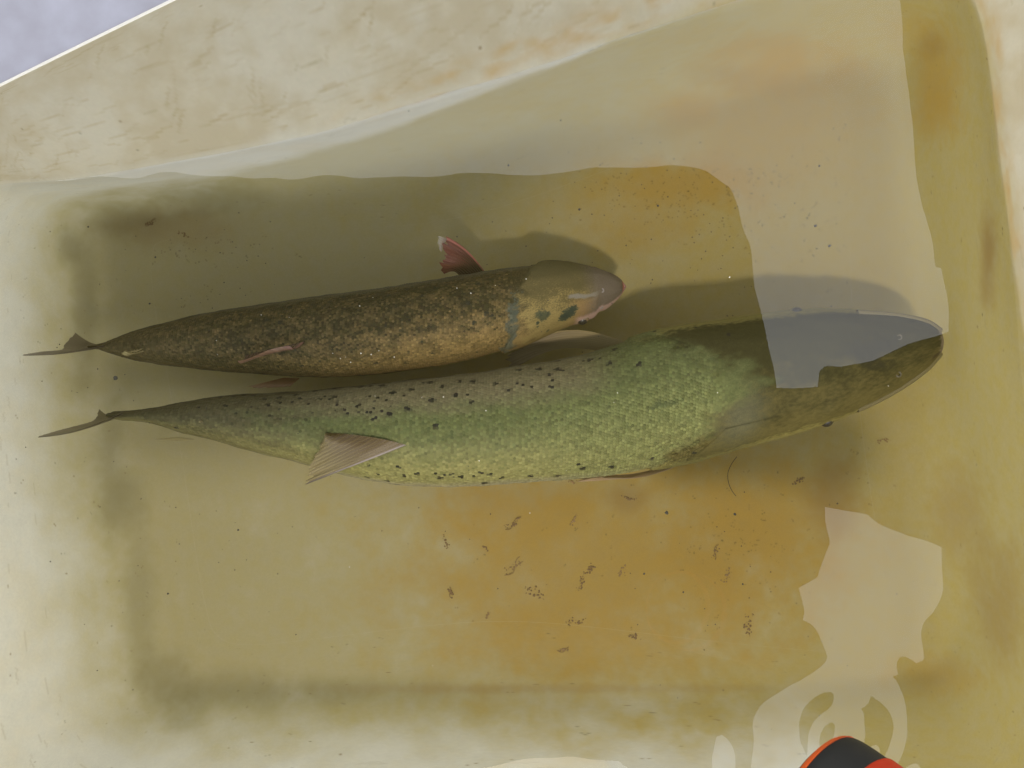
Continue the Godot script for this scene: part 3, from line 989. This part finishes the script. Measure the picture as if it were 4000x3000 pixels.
	for z in [[1075, 300, 16], [835, 308, 10], [1030, 228, 14], [1145, 215, 14], [1230, 205, 14], [1310, 208, 16], [1410, 238, 14], [1430, 290, 12], [1535, 228, 16], [1535, 278, 9], [1645, 262, 9], [1670, 205, 18], [1710, 232, 12], [1780, 285, 7], [1747, 265, 6], [1345, 323, 8], [1850, 172, 20], [1900, 242, 9], [1925, 215, 7], [2025, 220, 14], [2030, 287, 9], [2090, 325, 9], [2010, 140, 14], [2170, 235, 7], [2085, 217, 7], [2010, 340, 7], [2110, 362, 7], [1965, 238, 7], [640, 487, 10], [715, 270, 12], [820, 245, 10]]:
		spots.append([400 + z[0] * 0.452, 1450 + z[1] * 0.452, z[2] * 0.46])
	for z in [[410, 445, 18], [215, 530, 14], [375, 560, 13], [605, 567, 14], [735, 328, 12], [1330, 340, 14], [1065, 295, 8], [715, 1330, 15], [400, 1392, 16], [165, 1403, 15], [1055, 1265, 14], [122, 1380, 9], [910, 1373, 14]]:
		spots.append([2200 + z[0] * 0.4822, 1150 + z[1] * 0.4822, z[2] * 0.48])
	for sp in spots: stamp(img, f, sp[0], sp[1], sp[2] * 1.35, ink, 0.97)
	for k in 60:
		stamp(img, f, rng.randf_range(850, 1550), rng.randf_range(1530, 1640), rng.randf_range(2.5, 5), ink, 0.6)
	var hide := skin(img)
	obj("body", fish_body(f, 380, 80, gill), hide, root)
	gill_cover(f, root, hide, gill, [[0.03, 2570], [0.10, 2625], [0.20, 2700], [0.31, 2790]], 380.0)
	gill_cover(f, root, hide, gill, [[0.66, 2720], [0.76, 2640], [0.87, 2550], [0.97, 2450]], 400.0)
	var size := func(px: float, a: float) -> float:
		var z := maxf(0.26 + 0.15 * n1.get_noise_2d(px * 0.006, a * 2.0), 0.16)
		z += 0.8 * sstep(1900.0, 2450.0, px) * sstep(-0.5, 0.1, cos(a))
		return z * sstep(2800.0, 2700.0, px + 60.0 * absf(cos(a)))
	var sc := obj("scales", fish_scales(f, img, 0.0019, 560.0, 2790.0, size, gill), scale_skin(), root)
	sc.set_meta("kind", "stuff")
	eye_on(root, fish_point(f, 3100, PI * 0.955) + Vector3(0, 0.000, 0.0044), 0.0058, Vector3(0.1, 0.5, -0.9), lin(0.15, 0.13, 0.06))
	eye_on(root, fish_point(f, 3215, PI * 0.05) + Vector3(0, 0.000, -0.0044), 0.0058, Vector3(0.1, 0.5, 0.9), lin(0.15, 0.13, 0.06))
	for s in [1.95, 1.05]:
		var nm := TorusMesh.new()
		nm.inner_radius = 0.0008; nm.outer_radius = 0.0020; nm.rings = 14; nm.ring_segments = 8
		var nn := obj("nostril", nm, mat(lin(0.07, 0.06, 0.03), 0.4), root)
		nn.position = fish_point(f, 3480, s)
	# upper jaw bones along both sides of the mouth
	for side in [0.13, 0.87]:
		var jv := PackedVector3Array()
		var ji := PackedInt32Array()
		var jp: Array = []
		for t in 7:
			jp.append(fish_point(f, lerpf(3330.0, 3690.0, t / 6.0), PI * lerpf(side, lerpf(side, 0.5, 0.25), pow(t / 6.0, 3.0))) + Vector3(0, -0.0006, 0))
		tube(jv, ji, jp, 0.0019)
		obj("jaw", made(jv, ji), mat(lin(0.13, 0.11, 0.05), 0.4), root)
	# fins
	fin("dorsal_fin", root, [at_px(1588, 1738, -0.0285), at_px(1500, 1716, -0.027), at_px(1390, 1700, -0.028), at_px(1276, 1692, -0.032)], [at_px(1178, 1898, -0.040), at_px(1190, 1860, -0.040), at_px(1222, 1790, -0.036), at_px(1272, 1704, -0.030)], 13, Color(0.095, 0.062, 0.020, 0.99), Color(0.25, 0.205, 0.095, 0.74), Color(0.22, 0.185, 0.165, 1.0), 0.10, Vector3(0, 0.0045, 0), 0.0012)
	fin("adipose_fin", root, [at_px(860, 1648, -0.046), at_px(810, 1645, -0.047)], [at_px(780, 1644, -0.040), at_px(768, 1648, -0.043)], 4, Color(0.20, 0.17, 0.07, 1), Color(0.36, 0.30, 0.15, 1), Color(0.34, 0.28, 0.15, 1), 0.05, Vector3(0, 0, 0.0012), 0.002)
	fin("tail_fin", root, [at_px(480, 1614, -0.052), at_px(470, 1618, -0.068), at_px(475, 1622, -0.084)], [at_px(132, 1712, -0.016), at_px(215, 1690, -0.038), at_px(330, 1655, -0.066), at_px(370, 1632, -0.092), at_px(385, 1600, -0.116)], 16, Color(0.17, 0.145, 0.065, 0.96), Color(0.24, 0.205, 0.12, 0.85), Color(0.17, 0.14, 0.09, 0.96), 0.05, Vector3(0, 0, 0.0025), 0.0012)
	fin("pectoral_fin", root, [at_px(2450, 1338, -0.080), at_px(2400, 1352, -0.084), at_px(2350, 1372, -0.090)], [at_px(2060, 1325, -0.088), at_px(1970, 1385, -0.094), at_px(1985, 1440, -0.098)], 11, Color(0.30, 0.25, 0.13, 0.9), Color(0.30, 0.25, 0.17, 0.75), Color(0.33, 0.27, 0.13, 0.9), 0.07, Vector3(0.0, 0.003, -0.006))
	fin("pectoral_fin", root, [at_px(2700, 1796, -0.080), at_px(2660, 1800, -0.084)], [at_px(2330, 1872, -0.092), at_px(2240, 1884, -0.096), at_px(2260, 1850, -0.1)], 9, Color(0.34, 0.26, 0.14, 0.95), Color(0.46, 0.33, 0.19, 0.8), Color(0.5, 0.38, 0.24, 0.95), 0.08, Vector3(0, 0.001, 0.004))
	fin("anal_fin", root, [at_px(760, 1716, -0.100), at_px(700, 1708, -0.098)], [at_px(690, 1722, -0.112), at_px(600, 1716, -0.114)], 7, Color(0.36, 0.32, 0.15, 0.9), Color(0.46, 0.40, 0.2, 0.75), Color(0.4, 0.36, 0.2, 0.9), 0.06)

# ------------------------------------------------------------------ the handle at the near edge
func build_handle():
	var root := Node3D.new()
	root.name = "tool_handle"
	var apex := ray(3145, 3070, 0.16)
	root.position = apex
	add_child(root)
	tag(root, "round black rubber handle end with orange and red bands over the tub edge", "handle")
	var axis := Vector3(0.62, 0.70, 0.35).normalized()
	var side := axis.cross(Vector3.UP).normalized()
	var up := side.cross(axis).normalized()
	# radius along the axis: a rounded end, then the grip with raised bands
	var prof := [[0.0, 0.0008], [0.0003, 0.0082], [0.0008, 0.0150], [0.0017, 0.0201], [0.0033, 0.0236], [0.0058, 0.0257], [0.0095, 0.0268], [0.024, 0.0270], [0.20, 0.0262]]
	var bands := [[0.0, 0.0034, "end_cap", lin(0.045, 0.043, 0.028)], [0.0034, 0.0058, "orange_band", lin(0.50, 0.085, 0.018)], [0.0058, 0.021, "grip", lin(0.022, 0.022, 0.020)], [0.021, 0.028, "red_band", lin(0.42, 0.032, 0.010)], [0.028, 0.2, "shaft", lin(0.012, 0.012, 0.016)]]
	for b in bands:
		var v := PackedVector3Array()
		var n := 12
		for i in n + 1:
			var t: float = lerpf(b[0], b[1], float(i) / n)
			var r := table(prof, t) + (0.0006 if b[2].ends_with("band") and i > 0 and i < n else 0.0)
			for k in 40:
				var a := TAU * k / 40
				v.append(axis * t + (side * cos(a) + up * sin(a)) * r)
		var m := mat(b[3], 0.5)
		m.metallic_specular = 0.25
		obj(b[2], grid_mesh(v, n + 1, 40, true), m, root)

# ------------------------------------------------------------------ small things in the water
func build_waste():
	var col := mat(lin(0.17, 0.105, 0.045), 0.9)
	var col2 := mat(lin(0.24, 0.155, 0.065), 0.9)
	# pixel x, y, length in pixels, direction
	var list := [[2230, 1880, 45, 0.1], [2455, 1945, 60, 0.2], [2005, 2045, 70, -0.5], [2240, 2030, 50, -0.9], [1740, 2115, 55, 1.4], [1897, 2142, 30, 0.8], [2005, 2215, 85, -0.75], [2300, 2225, 60, -1.0], [2270, 2280, 60, -1.1], [2430, 2228, 60, -0.9], [1760, 2315, 42, 1.2], [2090, 2315, 90, 0.4], [1905, 2405, 36, -1.2], [2252, 2428, 80, -0.3], [2795, 2155, 55, -1.2], [2837, 2248, 70, -0.9], [2925, 2440, 90, -1.3], [2480, 2488, 50, 0.3], [2200, 2538, 45, -0.2], [2360, 2660, 60, -0.4], [2415, 2655, 55, 0.0], [2730, 2668, 80, 0.3], [2790, 2660, 45, 0.4], [3115, 1880, 60, -0.4], [3450, 1720, 50, -0.3], [720, 915, 50, 0.3], [590, 870, 45, -0.4]]
	var num := 0
	for w in list:
		var c := ray(w[0], w[1], FLOOR_Y)
		var verts := PackedVector3Array()
		var idx := PackedInt32Array()
		var k: float = (EYE - FLOOR_Y) / F
		var lh: float = w[2] * 0.5 * k
		var dir := Vector3(cos(w[3]), 0, sin(w[3]))
		var crs := Vector3(-dir.z, 0, dir.x)
		# crumbled strand: a wriggling row of small uneven lumps
		var n := int(w[2] / 4.0) + 6
		for i in n:
			var t := rng.randf_range(-1, 1)
			var p := dir * t * lh + crs * (sin(t * 3.0 + num) * lh * 0.12 + rng.randfn() * lh * 0.16)
			lump(verts, idx, p, rng.randf_range(0.0003, 0.0011) * (1.0 - 0.5 * absf(t)), 0.4)
		var ph := rng.randf() * 6.0
		var strand: Array = []
		for i in 7:
			var t := i / 6.0 * 2.0 - 1.0
			strand.append(dir * t * lh * 1.1 + crs * sin(t * 2.6 + ph) * lh * 0.35 + Vector3(0, 0.0004, 0))
		if num % 4 == 2: tube(verts, idx, strand, 0.00022)
		var o := obj("waste_clump", made(verts, idx), col if num % 3 else col2)
		o.position = c + Vector3(0, 0.0004, 0)
		tag(o, "small crumbled brown strand of waste on the tub floor", "debris", "brown waste scattered on the tub floor")
		num += 1
	# one curved hair
	var hv := PackedVector3Array()
	var hi := PackedInt32Array()
	var hp: Array = []
	for p in [[2878, 1784], [2856, 1815], [2843, 1850], [2846, 1885], [2858, 1915], [2875, 1938]]:
		hp.append(ray(p[0], p[1], -0.118) - ray(2850, 1850, -0.118))
	tube(hv, hi, hp, 0.00022)
	var hair := obj("hair", made(hv, hi), mat(lin(0.02, 0.016, 0.01), 0.5))
	hair.position = ray(2850, 1850, -0.118)
	tag(hair, "single dark curved hair lying by the larger trout", "hair")
	# dark specks afloat, too many and small to count
	var sv := PackedVector3Array()
	var si := PackedInt32Array()
	for a in [[2600, 850, 600, 330, 110], [2000, 1500, 1300, 900, 70], [800, 1050, 420, 300, 40], [700, 2300, 500, 500, 26], [2900, 2300, 600, 400, 40], [300, 1800, 220, 700, 16]]:
		for k in a[4]:
			var px: float = a[0] + rng.randfn() * a[2] * 0.55
			var py: float = a[1] + rng.randfn() * a[3] * 0.55
			if px < 20 or px > 3780 or py > 2970 or py < 760 - px * 0.26 + 20: continue
			lump(sv, si, ray(px, py, -0.0012), rng.randf_range(0.00018, 0.00042) * (1.7 if rng.randf() < 0.06 else 1.0), 0.5)
	for p in [[452, 1476, 0.0016], [2605, 2003, 0.0011], [2870, 2008, 0.0009], [3185, 882, 0.0010], [3240, 960, 0.0010], [2570, 803, 0.0008]]:
		lump(sv, si, ray(p[0], p[1], -0.0012), p[2], 0.6)
	var specks := obj("floating_specks", made(sv, si), mat(lin(0.045, 0.040, 0.022), 0.8))
	tag(specks, "scattered dark specks afloat in the tub water", "specks", "", "stuff")
	# tiny pale lumps painted in as glints on the trout and water
	var bv := PackedVector3Array()
	var bi := PackedInt32Array()
	for p in [[1898, 1604, -0.022], [1465, 1547, -0.024], [1732, 1550, -0.024], [1648, 1552, -0.024], [2212, 1838, -0.04], [1872, 1800, -0.03], [2850, 1083, -0.004], [2803, 1534, -0.02], [2412, 1535, -0.02], [2398, 1572, -0.02], [1505, 1790, -0.035], [1550, 1846, -0.04], [1464, 1826, -0.04], [1405, 1195, -0.03], [1457, 1162, -0.03], [1785, 1125, -0.03], [1935, 1115, -0.03], [2055, 1090, -0.03], [1840, 1145, -0.03], [1350, 1395, -0.04], [1410, 1380, -0.04], [1450, 1385, -0.04], [1480, 1370, -0.04], [1370, 1415, -0.042], [1540, 1395, -0.04], [1330, 1400, -0.04], [1300, 1380, -0.04], [850, 1385, -0.04], [1130, 1240, -0.035], [845, 1330, -0.04], [1020, 1230, -0.038], [3470, 1508, -0.02], [2070, 2004, -0.1], [1365, 2215, -0.1], [1690, 2600, -0.1]]:
		lump(bv, bi, ray(p[0], p[1], p[2]), rng.randf_range(0.0002, 0.00045), 0.8)
	var glint_obj := obj("glint_dots", made(bv, bi), mat(lin(0.82, 0.80, 0.70), 0.15))
	tag(glint_obj, "tiny pale dots standing in for glints on the trout and water", "bubbles", "", "stuff")

func lump(verts: PackedVector3Array, idx: PackedInt32Array, p: Vector3, r: float, flat: float):
	var b := verts.size()
	var n := 6
	verts.append(p + Vector3(0, r * flat, 0))
	for lv in 2:
		for k in n:
			var a := TAU * k / n + rng.randf() * 0.6
			var q := r * rng.randf_range(0.6, 1.25) * (0.75 if lv == 0 else 1.0)
			verts.append(p + Vector3(cos(a) * q, r * flat * (0.55 if lv == 0 else -0.5), sin(a) * q))
	for k in n:
		idx.append_array([b, b + 1 + k, b + 1 + (k + 1) % n])
		var a0 := b + 1 + k
		var a1 := b + 1 + (k + 1) % n
		idx.append_array([a0, a0 + n, a1, a1, a0 + n, a1 + n])

func tube(verts: PackedVector3Array, idx: PackedInt32Array, pts: Array, r: float):
	var n := (pts.size() - 1) * 4 + 1
	var b := verts.size()
	for i in n:
		var t := float(i) / (n - 1)
		var p := path(pts, t)
		var d := (path(pts, minf(t + 0.02, 1.0)) - path(pts, maxf(t - 0.02, 0.0))).normalized()
		var s := d.cross(Vector3.UP).normalized()
		var u := s.cross(d)
		for k in 5:
			var a := TAU * k / 5
			verts.append(p + (s * cos(a) + u * sin(a)) * r)
	for i in n - 1:
		for k in 5:
			var a := b + i * 5 + k
			var c := b + i * 5 + (k + 1) % 5
			idx.append_array([a, c, a + 5, c, c + 5, a + 5])
